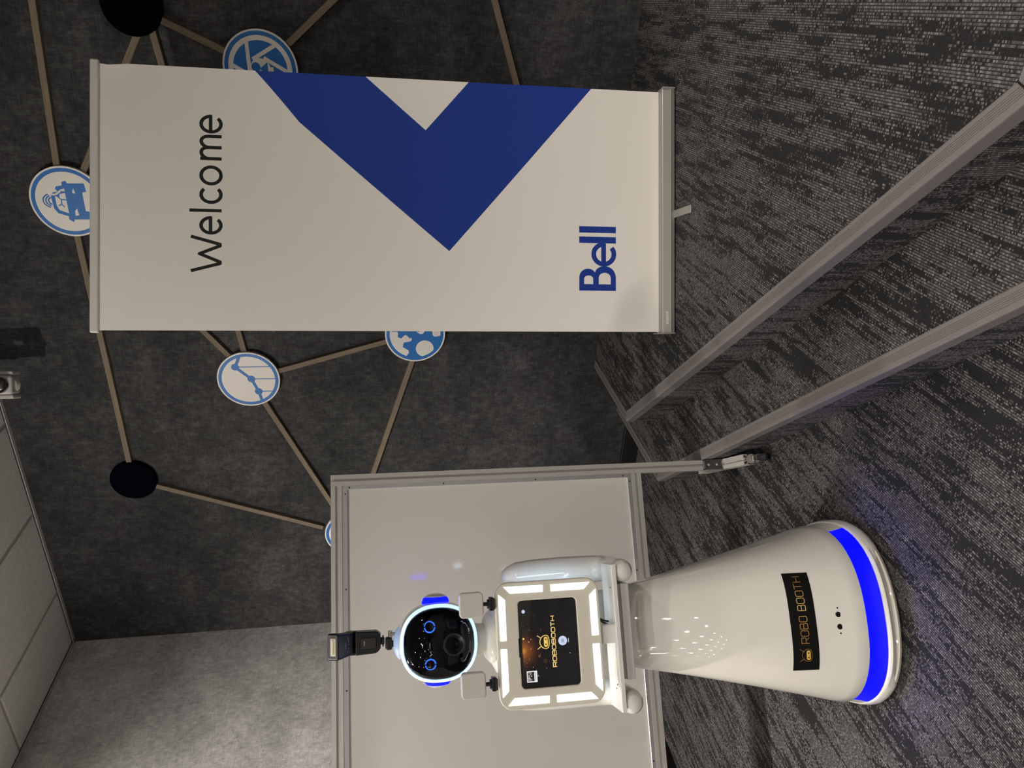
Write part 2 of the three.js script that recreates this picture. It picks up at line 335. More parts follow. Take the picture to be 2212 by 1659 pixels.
  for (const [x, y, label] of [[-2.395, 2.872, 'dark navy disc joining two timber strips near the ceiling corner'], [-0.075, 2.488, 'dark navy disc joining timber strips above the wheel sign']]) {
    const m = new THREE.Mesh(discGeo, navy); m.name = 'wall_disc'; m.position.set(x, y, ZW + 0.001); m.castShadow = m.receiveShadow = true; tag(m, label, 'wall disc');
  }
}
// ceiling-hung conference camera
{
  const white = std({ color: 0xb9b6b2, roughness: 0.45 }), black = phys({ color: 0x030303, roughness: 0.25, clearcoat: 1 });
  const g = thing('ceiling_camera', 'white swivelling conference camera with a black lens hung from the ceiling', 'camera', [-1.652, 3.205, -3.2], deg(27));
  part('mount', [cyl(0.05, 0.05, 0.02, 32).translate(0, 0.19, -0.02), rbox(0.12, 0.1, 0.1, 0.012, 0, 0.13, -0.02)], white, g);
  for (const s of [-1, 1]) part('yoke_arm', rbox(0.018, 0.125, 0.075, 0.006, s * 0.054, 0.025, -0.01), white, g);
  part('camera_head', [rbox(0.086, 0.082, 0.09, 0.014, 0, 0.002, 0), cylZ(0.034, 0.04, 0.02, 0, -0.012, 0.0, 32).rotateX(0)], white, g);
  const lens = part('lens', cylZ(0.037, 0.038, 0.02, 0, 0.008, 0.05, 40), black, g, 'black round lens');
  part('lens_glass', new THREE.SphereGeometry(0.03, 24, 12).scale(1, 1, 0.35).translate(0, 0.008, 0.056), black, lens);
}

// ---------------------------------------------------------------- roll-up banner on the platform
const font = await new FontLoader().loadAsync('fonts/droid/droid_sans_regular.typeface.json');
const fontBold = await new FontLoader().loadAsync('fonts/droid/droid_sans_bold.typeface.json');
{
  const W = 0.972, turn = deg(25.07), B = [-1.116, 0.34, -2.52];
  const g = thing('roll_up_banner', 'white roll-up banner with a big blue folded arrow and Welcome', 'banner', B, turn);
  const alu = std({ color: 0x9c9a94, roughness: 0.42, metalness: 0.6 }), aluWhite = std({ color: 0xd9d6d0, roughness: 0.4, metalness: 0.2 });
  // local frame: x to the right along the base, z to the front; y from the platform
  const y0 = 0.034, TL = [0.026, 2.205, -0.1], TR = [0.992, 2.168, -0.1], BL = [0.003, y0, -0.05], BR = [0.972, y0, -0.05];
  const NU = 24, NV = 60, gf = new THREE.PlaneGeometry(1, 1, NU, NV), p = gf.attributes.position;
  for (let i = 0; i < p.count; i++) {
    const u = p.getX(i) + 0.5, v = p.getY(i) + 0.5, mix = (a, b, t) => a + (b - a) * t;
    const q = [0, 1, 2].map((k) => mix(mix(BL[k], BR[k], u), mix(TL[k], TR[k], u), v));
    const curl = Math.exp(-(((1 - u) / 0.06) ** 2) - (((1 - v) / 0.05) ** 2));
    q[2] += 0.004 * Math.sin(u * 5 + v * 2) * v * (1 - v) * 2 + 0.008 * curl * Math.sin((1 - u) * 60 + (1 - v) * 40); q[0] -= 0.008 * Math.exp(-(((1 - u) / 0.03) ** 2)) * Math.exp(-(((1 - v - 0.02) / 0.02) ** 2));
    p.setXYZ(i, ...q);
  }
  gf.computeVertexNormals();
  const print = canvasTexture(1000, 2048, (c, w, h) => {
    const yb = 0.376, yt = 2.523, X = (x) => (x / W) * w, Y = (y) => h * (1 - (y - yb) / (yt - yb));
    c.fillStyle = '#e9e4db'; c.fillRect(0, 0, w, h);
    c.fillStyle = '#05318c'; c.beginPath(); c.moveTo(X(0.99), Y(1.992));
    c.bezierCurveTo(X(0.955), Y(1.955), X(0.88), Y(1.888), X(0.791), Y(1.814)); c.lineTo(X(0.315), Y(1.247)); c.lineTo(X(0.99), Y(0.662)); c.lineTo(X(0.99), Y(1.155)); c.lineTo(X(0.78), Y(1.338)); c.lineTo(X(0.99), Y(1.589)); c.closePath(); c.fill();
    // lettering drawn with strokes
    c.strokeStyle = '#0c1110'; c.lineWidth = X(0.0115); c.lineCap = 'butt'; c.lineJoin = 'round';
    c.save(); c.translate(X(0.222), Y(2.093)); const S = X(0.1); c.scale(S, -S); c.lineWidth = 0.115;
    const P = (a) => { c.beginPath(); a.forEach((q, i) => (i ? c.lineTo(...q) : c.moveTo(...q))); c.stroke(); };
    P([[0.02, 1.0], [0.30, 0.05], [0.36, 0.05], [0.66, 0.72], [0.96, 0.05], [1.02, 0.05], [1.30, 1.0]]);
    const xh = 0.345, eAt = (x) => { c.beginPath(); c.moveTo(x - 0.27, 0.36); c.lineTo(x + 0.29, 0.36); c.ellipse(x, xh, 0.285, 0.325, 0, 0.06, Math.PI * 1.76); c.stroke(); };
    eAt(1.72); P([[2.27, 0], [2.27, 1.05]]);
    c.beginPath(); c.ellipse(2.86, xh, 0.285, 0.325, 0, Math.PI * 0.25, Math.PI * 1.75); c.stroke();
    c.beginPath(); c.ellipse(3.57, xh, 0.31, 0.325, 0, 0, 7); c.stroke();
    P([[4.19, 0], [4.19, 0.70]]); for (const x of [4.19, 4.60]) { c.beginPath(); c.moveTo(x, 0.40); c.bezierCurveTo(x + 0.02, 0.72, x + 0.41, 0.78, x + 0.41, 0.42); c.lineTo(x + 0.41, 0); c.stroke(); }
    eAt(5.46); c.restore();
    // bold word mark
    c.save(); c.translate(X(0.1665), Y(0.576)); const T = X(0.1405); c.scale(T, -T); c.fillStyle = '#05318c';
    const R = (x, y, ww, hh) => c.fillRect(x, y, ww, hh);
    c.beginPath(); c.moveTo(0, 0); c.lineTo(0, 1); c.lineTo(0.36, 1); c.bezierCurveTo(0.66, 1, 0.70, 0.66, 0.52, 0.575); c.bezierCurveTo(0.80, 0.50, 0.78, 0, 0.36, 0); c.closePath(); c.fill();
    c.save(); c.fillStyle = '#e9e4db'; c.beginPath(); c.moveTo(0.185, 0.87); c.lineTo(0.33, 0.87); c.bezierCurveTo(0.47, 0.87, 0.47, 0.62, 0.33, 0.62); c.lineTo(0.185, 0.62); c.closePath(); c.fill();
    c.beginPath(); c.moveTo(0.185, 0.47); c.lineTo(0.36, 0.47); c.bezierCurveTo(0.57, 0.47, 0.57, 0.14, 0.36, 0.14); c.lineTo(0.185, 0.14); c.closePath(); c.fill(); c.restore();
    c.strokeStyle = '#05318c'; c.lineWidth = 0.128; c.lineCap = 'butt'; c.beginPath(); c.moveTo(0.80, 0.335); c.lineTo(1.36, 0.335); c.stroke();
    c.beginPath(); c.ellipse(1.05, 0.33, 0.285, 0.275, 0, 0, Math.PI * 1.72); c.stroke();
    R(1.365, 0, 0.18, 1); R(1.66, 0, 0.18, 1); c.restore();
  });
  part('fabric', gf, std({ map: print, roughness: 0.75, side: THREE.DoubleSide }), g, 'white printed fabric');
  // top rail
  const rail = rbox(0.985, 0.03, 0.022, 0.006);
  rail.rotateZ(Math.atan2(TR[1] - TL[1], TR[0] - TL[0])).translate((TL[0] + TR[0]) / 2, (TL[1] + TR[1]) / 2 + 0.008, -0.1);
  part('top_rail', rail, aluWhite, g);
  part('support_pole', new THREE.TubeGeometry(new THREE.LineCurve3(V(0.5, 0.02, -0.1), V(0.505, 2.18, -0.115)), 1, 0.009, 12), alu, g);
  // base cassette: rounded profile
  const pr = new THREE.Shape(); pr.moveTo(0.0, 0.006); pr.lineTo(0.0, 0.016); pr.lineTo(-0.003, 0.018); pr.lineTo(-0.012, 0.05); pr.quadraticCurveTo(-0.014, 0.054, -0.02, 0.055); pr.lineTo(-0.046, 0.055); pr.lineTo(-0.048, 0.05); pr.lineTo(-0.054, 0.05); pr.lineTo(-0.056, 0.055); pr.lineTo(-0.085, 0.052); pr.bezierCurveTo(-0.1, 0.048, -0.106, 0.03, -0.106, 0.006); pr.closePath();
  // extrude along x: shape x is local z, shape y is up
  const cas = new THREE.ExtrudeGeometry(pr, { depth: W, bevelEnabled: false, curveSegments: 12 }).rotateY(Math.PI / 2).scale(1, 1, -1);
  const ci = cas.attributes.position; { for (let i = 0; i < ci.count; i += 3) { const a = [ci.getX(i + 1), ci.getY(i + 1), ci.getZ(i + 1)], b = [ci.getX(i + 2), ci.getY(i + 2), ci.getZ(i + 2)]; ci.setXYZ(i + 1, ...b); ci.setXYZ(i + 2, ...a); } }
  cas.computeVertexNormals();
  part('cassette', cas, alu, g, 'satin aluminium base cassette');
  part('base_strip', box(W, 0.002, 0.002, W / 2, 0.0175, -0.0015), std({ color: 0x6a6864, roughness: 0.4, metalness: 0.8 }), g);
  for (const x of [-0.003, W + 0.003]) part('end_cap', rbox(0.006, 0.052, 0.11, 0.002, x, 0.029, -0.053), std({ color: 0x8b8882, roughness: 0.5 }), g, 'grey end cap');
  part('swivel_foot', rbox(0.031, 0.007, 0.2, 0.003, 0.476, 0.0035, 0.055).applyMatrix4(new THREE.Matrix4().makeTranslation(0.476, 0, 0).multiply(new THREE.Matrix4().makeRotationY(deg(-3))).multiply(new THREE.Matrix4().makeTranslation(-0.476, 0, 0))), alu, g, 'flat metal swivel foot');
  const word = new TextGeometry('expand', { font, size: 0.0112, depth: 0.0006, curveSegments: 4 });
  word.computeBoundingBox();
  part('embossed_word', word.rotateX(deg(-15.5)).translate(0.034, 0.0295, -0.0057), std({ color: 0xe5e2da, roughness: 0.5 }), g, 'embossed maker lettering');
}

// ---------------------------------------------------------------- mobile whiteboard in an aluminium frame
const TURN = deg(39.7);
{
  const alu = std({ color: 0xb9b5ae, roughness: 0.42, metalness: 0.25 }), lipM = std({ color: 0xbfbfc0, roughness: 0.32, metalness: 0.7 }), dark = std({ color: 0x17181a, roughness: 0.5 });
  const g = thing('mobile_whiteboard', 'glossy white board in a slotted aluminium frame standing behind the robot', 'whiteboard', [-1.706, 0, -2.364], TURN);
  const S = 0.043, h = S / 2;
  const slot = (() => {  // 43 mm extrusion section with a slot on every side
    const a = 0.0045, d = 0.009, pts = [[h, -h], [h, -a], [h - d, -a], [h - d, a], [h, a], [h, h]];
    const out = []; for (let k = 0; k < 4; k++) { const c = Math.round(Math.cos(k * Math.PI / 2)), s = Math.round(Math.sin(k * Math.PI / 2)); for (const [x, y] of pts.slice(1)) out.push([x * c - y * s, x * s + y * c]); }
    return out;
  })();
  const bar = (len) => poly(slot, len);                       // along z, centred on the axis
  const XP = 0.032, XQ = -1.80;
  const posts = [];
  for (const x of [XP, XQ]) posts.push(part('post', bar(1.727 - 0.05).rotateX(-Math.PI / 2).translate(x, 0.05, -h), alu, g));
  const railLen = XP - XQ - S;
  for (const y of [1.705, 0.472]) part('rail', bar(railLen).rotateY(Math.PI / 2).translate(XQ + h, y, -h), alu, g);
  const x0 = XQ + h, x1 = XP - h, yb = 0.494, yt = 1.683, lw = 0.0165;
  part('writing_panel', rbox(x1 - x0 - 0.01, yt - yb - 0.01, 0.008, 0.002, (x0 + x1) / 2, (yb + yt) / 2, -0.012), phys({ color: 0xd2cec5, roughness: 0.35, clearcoat: 1, clearcoatRoughness: 0.09, ior: 1.5 }), g, 'glossy white writing panel');
  const lip = (pts) => poly(pts, 0.006, 0.0012, 1).translate(0, 0, -0.009);
  part('panel_lip', lip([[x0, yt], [x1, yt], [x1 - lw, yt - lw - 0.004], [x0 + lw, yt - lw - 0.004]]), lipM, g);
  part('panel_lip', lip([[x0, yb], [x0 + lw, yb + lw], [x1 - lw, yb + lw], [x1, yb]]), lipM, g);
  part('panel_lip', lip([[x1, yb], [x1 - lw, yb + lw], [x1 - lw, yt - lw - 0.004], [x1, yt]]), lipM, g);
  part('panel_lip', lip([[x0, yb], [x0, yt], [x0 + lw, yt - lw - 0.004], [x0 + lw, yb + lw]]), lipM, g);
  const screw = cylZ(0.0032, 0.0032, 0.002, 0, 0, 0, 12);
  for (const x of [-0.022, -0.385, -0.75, -1.11, -1.47]) for (const y of [1.671, 0.503]) part('screw', screw.clone().translate(x, y, -0.0025), dark, g);
  for (const y of [0.53, 0.905, 1.284, 1.655]) part('screw', screw.clone().translate(x1 - 0.008, y, -0.0025), dark, g);
  for (const x of [XP, XQ]) {
    // hollow foot profile: open corner chambers and core, seen at the front end
    const hollow = new THREE.Shape(slot.map(([a, b]) => new THREE.Vector2(a, b)));
    for (const [i, j] of [[-1, -1], [-1, 1], [1, -1], [1, 1], [0, 0]]) hollow.holes.push(new THREE.Path([[-1, -1], [-1, 1], [1, 1], [1, -1]].map(([a, b]) => new THREE.Vector2(i * 0.0133 + a * 0.0052, j * 0.0133 + b * 0.0052))));
    part('foot_bar', poly(hollow, 0.44).translate(x, 0.0615, -0.24), alu, g);
    const br = part('bracket', [box(S, 0.006, 0.016, x, 0.165, 0.008), box(S, 0.006, 0.016, x, 0.051, 0.008), box(0.004, 0.12, 0.016, x - h + 0.002, 0.108, 0.008), box(0.004, 0.12, 0.016, x + h - 0.002, 0.108, 0.008), box(S - 0.006, 0.112, 0.002, x, 0.108, 0.001)], std({ color: 0x4f504f, roughness: 0.55 }), g, 'grey angle bracket');
    for (const y of [0.145, 0.108, 0.078, 0.068]) part('bolt', cylZ(0.0055, 0.006, 0.006, x, y, 0.005, 14), std({ color: 0xc9c6bf, roughness: 0.3, metalness: 0.9 }), br);
    for (const s of [1, -1]) {
      const cz = s > 0 ? 0.235 : -0.20, steel = std({ color: 0xb8b4ab, roughness: 0.25, metalness: 0.95 });
      const c = part('caster', s > 0
        ? [cyl(0.019, 0.022, 0.03, 24).rotateX(Math.PI / 2 - 0.3).translate(x, 0.058, 0.213), rbox(0.026, 0.03, 0.016, 0.003, x, 0.05, 0.236), box(0.004, 0.03, 0.03, x - 0.013, 0.035, 0.25), box(0.004, 0.03, 0.03, x + 0.013, 0.035, 0.25)]
        : [cyl(0.02, 0.02, 0.012, 24).translate(x, 0.034 + 0.006, cz + 0.01), box(0.004, 0.02, 0.03, x - 0.013, 0.03, cz), box(0.004, 0.02, 0.03, x + 0.013, 0.03, cz)], steel, g);
      part('wheel', cyl(0.021, 0.021, 0.018, 24).rotateZ(Math.PI / 2).translate(x, 0.0212, s > 0 ? 0.258 : cz), s > 0 ? blackRubber : std({ color: 0x77756f, roughness: 0.6 }), c);
    }
  }
}

// ---------------------------------------------------------------- the robot
{
  const O = [-1.680, 0, -1.535];
  const r = thing('greeter_robot', 'white glossy robot with black visor face, lit tablet frame and blue base light', 'robot', O, TURN);
  const shell = phys({ color: 0xd8d4cb, roughness: 0.35, clearcoat: 1, clearcoatRoughness: 0.03 });
  const cream = phys({ color: 0xd9d3c4, roughness: 0.4, clearcoat: 0.4, clearcoatRoughness: 0.2 });
  const matteWhite = std({ color: 0xd8d3c9, roughness: 0.55 });
  const plateWhite = phys({ color: 0xdedbd5, roughness: 0.35, clearcoat: 0.5, clearcoatRoughness: 0.2 });
  const black = std({ color: 0x08080a, roughness: 0.4 }), blackGloss = phys({ color: 0x000004, roughness: 0.03, ior: 1.45, specularIntensity: 0.65 });
  const BLUELIGHT = new THREE.Color().setRGB(0.0, 0.0008, 1.0), WHITELED = new THREE.Color().setRGB(0.86, 0.96, 1.0);
  // loft of superellipse rings: [y, half width, front depth, back depth, exponent, shift z]
  const ringPoint = ([y, a, bf, bb, n = 2, dz = 0], t) => {
    const c = Math.cos(t), s = Math.sin(t), e = 2 / n, x = a * Math.sign(c) * Math.abs(c) ** e, z = (s > 0 ? bf : bb) * Math.sign(s) * Math.abs(s) ** e;
    return [x, y, z + dz];
  };
  function loft(rings, seg = 72, t0 = 0, t1 = Math.PI * 2, capA = true, capB = true, bend) {
    const pos = [], uv = [], idx = [], full = Math.abs(t1 - t0 - Math.PI * 2) < 1e-6;
    rings.forEach((R, j) => { for (let i = 0; i <= seg; i++) { let q = ringPoint(R, t0 + (t1 - t0) * i / seg); if (bend) q = bend(q, j); pos.push(...q); uv.push(i / seg, j / (rings.length - 1)); } });
    const w = seg + 1;
    for (let j = 0; j + 1 < rings.length; j++) for (let i = 0; i < seg; i++) { const a = j * w + i, b = a + 1, c = a + w, d = c + 1; idx.push(a, c, b, b, c, d); }
    const cap = (j, flip) => { const c = pos.length / 3; let m = [0, 0, 0]; for (let i = 0; i < seg; i++) for (let k = 0; k < 3; k++) m[k] += pos[(j * w + i) * 3 + k] / seg; pos.push(...m); uv.push(0.5, 0.5); for (let i = 0; i < seg; i++) flip ? idx.push(c, j * w + i, j * w + i + 1) : idx.push(c, j * w + i + 1, j * w + i); };
    if (full && capA) cap(0, true); if (full && capB) cap(rings.length - 1, false);
    const g = new THREE.BufferGeometry(); g.setAttribute('position', new THREE.Float32BufferAttribute(pos, 3)); g.setAttribute('uv', new THREE.Float32BufferAttribute(uv, 2)); g.setIndex(idx);
    const cg = toCreasedNormals(g, 0.9);
    return cg;
  }
  // --- base: bumper with a pocket, blue light band, body shell
  const pocket = ([x, y, z]) => {
    if (z > 0.08 && Math.abs(x) < 0.205) { const e = Math.min(1, (0.205 - Math.abs(x)) / 0.05), k = Math.max(0, Math.min(1, Math.min((y - 0.011) / 0.006, (0.058 - y) / 0.006))); z -= 0.022 * e * k; }
    return [x, y, z];
  };
  const bumperRings = [[0.008, 0.245, 0.215, 0.22, 2.4], [0.010, 0.268, 0.238, 0.24, 2.4], [0.013, 0.276, 0.246, 0.25, 2.4], [0.020, 0.284, 0.254, 0.255, 2.4], [0.034, 0.289, 0.262, 0.262, 2.4], [0.045, 0.288, 0.266, 0.265, 2.4], [0.052, 0.2865, 0.267, 0.266, 2.4], [0.058, 0.285, 0.267, 0.264, 2.4], [0.064, 0.283, 0.265, 0.262, 2.4], [0.067, 0.281, 0.262, 0.26, 2.4], [0.068, 0.277, 0.256, 0.256, 2.4]];
  const base = part('base_bumper', loft(bumperRings, 120, 0, Math.PI * 2, true, true, pocket), shell, r, 'white rounded base bumper');
  part('bumper_pad', loft([[0.018, 0.28, 0.247, 0.2, 2.4], [0.021, 0.2815, 0.2525, 0.2, 2.4], [0.030, 0.283, 0.2555, 0.2, 2.4], [0.033, 0.28, 0.251, 0.2, 2.4]], 60, deg(46), deg(134), true, true, ([x, y, z]) => [x, y - 0.004 + 0.004 * Math.abs(x) / 0.2, z]), std({ color: 0xcbc5b8, roughness: 0.6 }), base, 'matte cream bumper pad');
  const plinth = part('wheel_skirt', loft([[0.001, 0.22, 0.2, 0.2, 2.3], [0.009, 0.24, 0.21, 0.21, 2.3]], 48), black, r, 'black skirt under the base');
  const bandRings = (k) => [[0.0685, 0.2795, 0.2595, 0.258, 2.4], [0.085, 0.2765 - k, 0.255 - k, 0.252, 2.4], [0.103, 0.2725 - k, 0.250 - k, 0.247, 2.4], [0.120, 0.2685, 0.2465, 0.243, 2.4]];
  part('light_band', loft(bandRings(0.002), 90, deg(22), deg(158), false, false), std({ color: 0x05051a, emissive: BLUELIGHT, emissiveIntensity: 1.4, roughness: 0.3 }), r, 'glowing blue light band');
  part('band_end', loft(bandRings(0.002), 20, deg(2), deg(22), false, false), shell, r); part('band_end', loft(bandRings(0.002), 20, deg(158), deg(178), false, false), shell, r);
  part('back_band', loft(bandRings(0.002), 60, deg(178), deg(362), false, false), shell, r);
  const bodyRings = [[0.119, 0.265, 0.24, 0.24, 2.4], [0.1205, 0.272, 0.2475, 0.252, 2.4], [0.126, 0.273, 0.249, 0.253, 2.4], [0.16, 0.264, 0.240, 0.243, 2.5], [0.20, 0.253, 0.230, 0.23, 2.65], [0.26, 0.237, 0.215, 0.212, 2.85], [0.34, 0.217, 0.195, 0.194, 3.0], [0.42, 0.198, 0.172, 0.178, 2.9], [0.50, 0.180, 0.147, 0.165, 2.75], [0.58, 0.162, 0.118, 0.155, 2.6], [0.66, 0.145, 0.086, 0.145, 2.5], [0.72, 0.133, 0.061, 0.14, 2.5], [0.78, 0.122, 0.036, 0.135, 2.5], [0.83, 0.115, 0.02, 0.13, 2.5]];
  part('body_shell', loft(bodyRings, 96), shell, r, 'white glossy tapering body');
  const frontAt = (y, x) => { // front surface depth of the body at height y and offset x
    let k = 0; while (k + 2 < bodyRings.length && bodyRings[k + 1][0] < y) k++;
    const A = bodyRings[k], B = bodyRings[k + 1], t = (y - A[0]) / (B[0] - A[0]), m = (i) => A[i] + (B[i] - A[i]) * t, n = m(4);
    return m(2) * Math.max(0, 1 - Math.abs(x / m(1)) ** n) ** (1 / n);
  };
  // curved sticker on the front
  const gold = (c, x0, x1) => { const q = c.createLinearGradient(x0, 0, x1, 0); q.addColorStop(0, '#8a6230'); q.addColorStop(0.3, '#a97c44'); q.addColorStop(0.55, '#d8c06c'); q.addColorStop(0.8, '#a97c44'); q.addColorStop(1, '#7a5526'); return q; };
  const robotMark = (c, x, y, s, lw, fill) => {   // small robot head emblem: outline, two feelers, eye bar
    c.save(); c.translate(x, y); c.scale(s, s); c.lineWidth = lw; c.lineCap = 'round'; c.lineJoin = 'round';
    c.beginPath(); c.moveTo(-0.3, -0.62); c.bezierCurveTo(-0.1, -0.72, 0.1, -0.72, 0.3, -0.62); c.bezierCurveTo(0.85, -0.4, 0.95, 0.1, 0.8, 0.4); c.bezierCurveTo(0.6, 0.72, -0.6, 0.72, -0.8, 0.4); c.bezierCurveTo(-0.95, 0.1, -0.85, -0.4, -0.3, -0.62); c.closePath(); c.stroke();
    c.beginPath(); c.moveTo(-0.56, -0.56); c.lineTo(-0.86, -1.0); c.moveTo(0.56, -0.56); c.lineTo(0.86, -1.0); c.stroke();
    c.fillStyle = fill; c.beginPath(); c.roundRect(-0.68, -0.12, 1.36, 0.56, 0.28); c.fill();
    c.fillStyle = '#0a0a0a'; for (const k of [-0.33, 0.33]) { c.beginPath(); c.arc(k, 0.17, 0.12, 0, 7); c.fill(); }
    c.fillStyle = fill; for (const k of [-0.33, 0.33]) { c.beginPath(); c.arc(k, 0.17, 0.045, 0, 7); c.fill(); }
    c.restore();
  };
  const strokeText = (c, text, x, y, h, w, gapW, lw) => {   // squared rounded stroke capitals
    c.lineWidth = lw; c.lineCap = 'butt'; c.lineJoin = 'round';
    for (const ch of text) {
      if (ch === ' ') { x += w * 0.75; continue; }
      c.beginPath(); const R = Math.min(w, h) * 0.28;
      if (ch === 'O') c.roundRect(x, y, w, h, R);
      if (ch === 'R') { c.moveTo(x, y + h); c.lineTo(x, y); c.lineTo(x + w - R, y); c.arcTo(x + w, y, x + w, y + h * 0.28, R * 0.8); c.arcTo(x + w, y + h * 0.58, x + w * 0.6, y + h * 0.58, R * 0.8); c.lineTo(x, y + h * 0.58); c.moveTo(x + w * 0.55, y + h * 0.58); c.lineTo(x + w, y + h); }
      if (ch === 'B') { c.moveTo(x, y); c.lineTo(x, y + h); c.lineTo(x + w - R, y + h); c.arcTo(x + w, y + h, x + w, y + h * 0.74, R * 0.8); c.arcTo(x + w, y + h * 0.48, x + w * 0.6, y + h * 0.48, R * 0.8); c.lineTo(x, y + h * 0.48); c.moveTo(x + w * 0.6, y + h * 0.48); c.arcTo(x + w * 0.95, y + h * 0.48, x + w * 0.95, y + h * 0.24, R * 0.8); c.arcTo(x + w * 0.95, y, x + w * 0.6, y, R * 0.8); c.lineTo(x, y); }
      if (ch === 'T') { c.moveTo(x, y); c.lineTo(x + w, y); c.moveTo(x + w / 2, y); c.lineTo(x + w / 2, y + h); }
      if (ch === 'H') { c.moveTo(x, y); c.lineTo(x, y + h); c.moveTo(x + w, y); c.lineTo(x + w, y + h); c.moveTo(x, y + h / 2); c.lineTo(x + w, y + h / 2); }
      c.stroke(); x += w + gapW;
    }
  };
  const label = canvasTexture(1120, 296, (c, w, h) => {
    c.fillStyle = '#060505'; c.fillRect(0, 0, w, h);
    c.strokeStyle = gold(c, 0, w); c.fillStyle = c.strokeStyle; robotMark(c, 175, 160, 82, 0.075, '#caa450');
    c.strokeStyle = gold(c, 300, 1080); strokeText(c, 'ROBO BOOTH', 312, 106, 88, 62, 20, 8);
  });
  {
    const g = new THREE.PlaneGeometry(1, 1, 24, 6), p = g.attributes.position;
    for (let i = 0; i < p.count; i++) { const x = p.getX(i) * 0.278, y = 0.300 + p.getY(i) * 0.073; p.setXYZ(i, x, y, frontAt(y, x) + 0.0012); }
    g.computeVertexNormals();
    part('name_sticker', g, phys({ map: label, roughness: 0.6, specularIntensity: 0.3 }), r, 'black sticker with gold lettering');
  }
  for (const [x, rr] of [[0.0365, 0.0022], [0.0178, 0.0078], [-0.0168, 0.0078], [-0.0355, 0.0022]]) part('sensor_port', cylZ(rr, rr, 0.004, x - 0.002, 0.199, frontAt(0.199, x) - 0.0005, 24), black, r, 'black sensor hole');
  // --- torso, collar, neck
  part('torso', loft([[0.815, 0.113, 0.02, 0.11, 2.6], [0.86, 0.112, 0.05, 0.11, 3], [0.93, 0.118, 0.08, 0.11, 3.2], [1.05, 0.135, 0.08, 0.11, 3.2], [1.12, 0.14, 0.085, 0.11, 3], [1.17, 0.125, 0.085, 0.1, 2.8], [1.195, 0.10, 0.08, 0.09, 2.6], [1.21, 0.072, 0.075, 0.08, 2.4]], 72), cream, r);
  part('collar', loft([[1.195, 0.070, 0.085, 0.08, 2.6], [1.2, 0.073, 0.09, 0.085, 2.6], [1.213, 0.072, 0.088, 0.083, 2.6], [1.226, 0.058, 0.072, 0.068, 2.4], [1.228, 0.05, 0.06, 0.06, 2.2]], 64), cream, r, 'cream neck collar');
  part('neck', loft([[1.21, 0.0425, 0.0425, 0.0425], [1.243, 0.0425, 0.0425, 0.0425], [1.255, 0.045, 0.045, 0.045], [1.275, 0.05, 0.05, 0.05]], 48), cream, r, 'cream cylindrical neck');
  // --- arms: hanging upper arm, forearm reaching forward under the tray
  function arm(s) {
    const pts = [], tube = [];
    const key = [[0.150, 1.150, 0.0, 0.012], [0.166, 1.142, 0.0, 0.032], [0.172, 1.118, 0.0, 0.042], [0.176, 1.06, 0.0, 0.044], [0.178, 0.98, 0.0, 0.044], [0.179, 0.92, 0.002, 0.043], [0.180, 0.872, 0.01, 0.041], [0.181, 0.843, 0.035, 0.038], [0.181, 0.836, 0.08, 0.035], [0.180, 0.836, 0.13, 0.034], [0.180, 0.836, 0.165, 0.034], [0.180, 0.836, 0.185, 0.031], [0.180, 0.836, 0.198, 0.022], [0.180, 0.836, 0.203, 0.008]];
    const curve = new THREE.CatmullRomCurve3(key.map(([x, y, z]) => V(s * x, y, z)), false, 'centripetal'), radii = key.map((k) => k[3]);
    const M = 64, N2 = 28, pos = [], idx = [];
    for (let i = 0; i <= M; i++) {
      const t = i / M, c = curve.getPoint(t), d = curve.getTangent(t), f = t * (key.length - 1), k = Math.min(key.length - 2, Math.floor(f)), rr = radii[k] + (radii[k + 1] - radii[k]) * (f - k);
      const ax = V(1, 0, 0).addScaledVector(d, -d.x).normalize(), ay = new THREE.Vector3().crossVectors(d, ax);
      for (let j = 0; j <= N2; j++) { const a = (j / N2) * Math.PI * 2, q = c.clone().addScaledVector(ax, Math.cos(a) * rr).addScaledVector(ay, Math.sin(a) * rr * 0.95); pos.push(q.x, q.y, q.z); }
    }
    for (let i = 0; i < M; i++) for (let j = 0; j < N2; j++) { const a = i * (N2 + 1) + j, b = a + 1, c = a + N2 + 1, d = c + 1; idx.push(a, b, c, b, d, c); }
    const e = pos.length / 3, st = curve.getPoint(0), en = curve.getPoint(1); pos.push(st.x, st.y, st.z, en.x, en.y, en.z);
    for (let j = 0; j < N2; j++) { idx.push(e, j + 1, j); idx.push(e + 1, M * (N2 + 1) + j, M * (N2 + 1) + j + 1); }
    const g = new THREE.BufferGeometry(); g.setAttribute('position', new THREE.Float32BufferAttribute(pos, 3)); g.setAttribute('uv', new THREE.Float32BufferAttribute(new Float32Array(pos.length / 3 * 2), 2)); g.setIndex(idx); g.computeVertexNormals();
    part('arm', g, shell, r, 'white glossy bent arm');
  }
  arm(1); arm(-1);
  // --- tray across the forearms, box below it and the link to the tablet frame
  const tray = part('tray', [rbox(0.40, 0.005, 0.105, 0.0015, 0, 0.873, 0.153), rbox(0.40, 0.012, 0.003, 0.001, 0, 0.868, 0.2045)], plateWhite, r, 'thin white tray plate on the forearms');
  for (const [x, z] of [[0.135, 0.185], [-0.13, 0.182], [-0.142, 0.17]]) part('tray_screw', cyl(0.002, 0.002, 0.002, 10).translate(x, 0.876, z), black, tray);
  part('tray_box', [rbox(0.262, 0.024, 0.10, 0.002, 0.012, 0.8565, 0.125), rbox(0.264, 0.024, 0.12, 0.002, 0.012, 0.834, 0.125)], std({ color: 0xc4c2be, roughness: 0.35, metalness: 0.2 }), r, 'grey box slung under the tray');
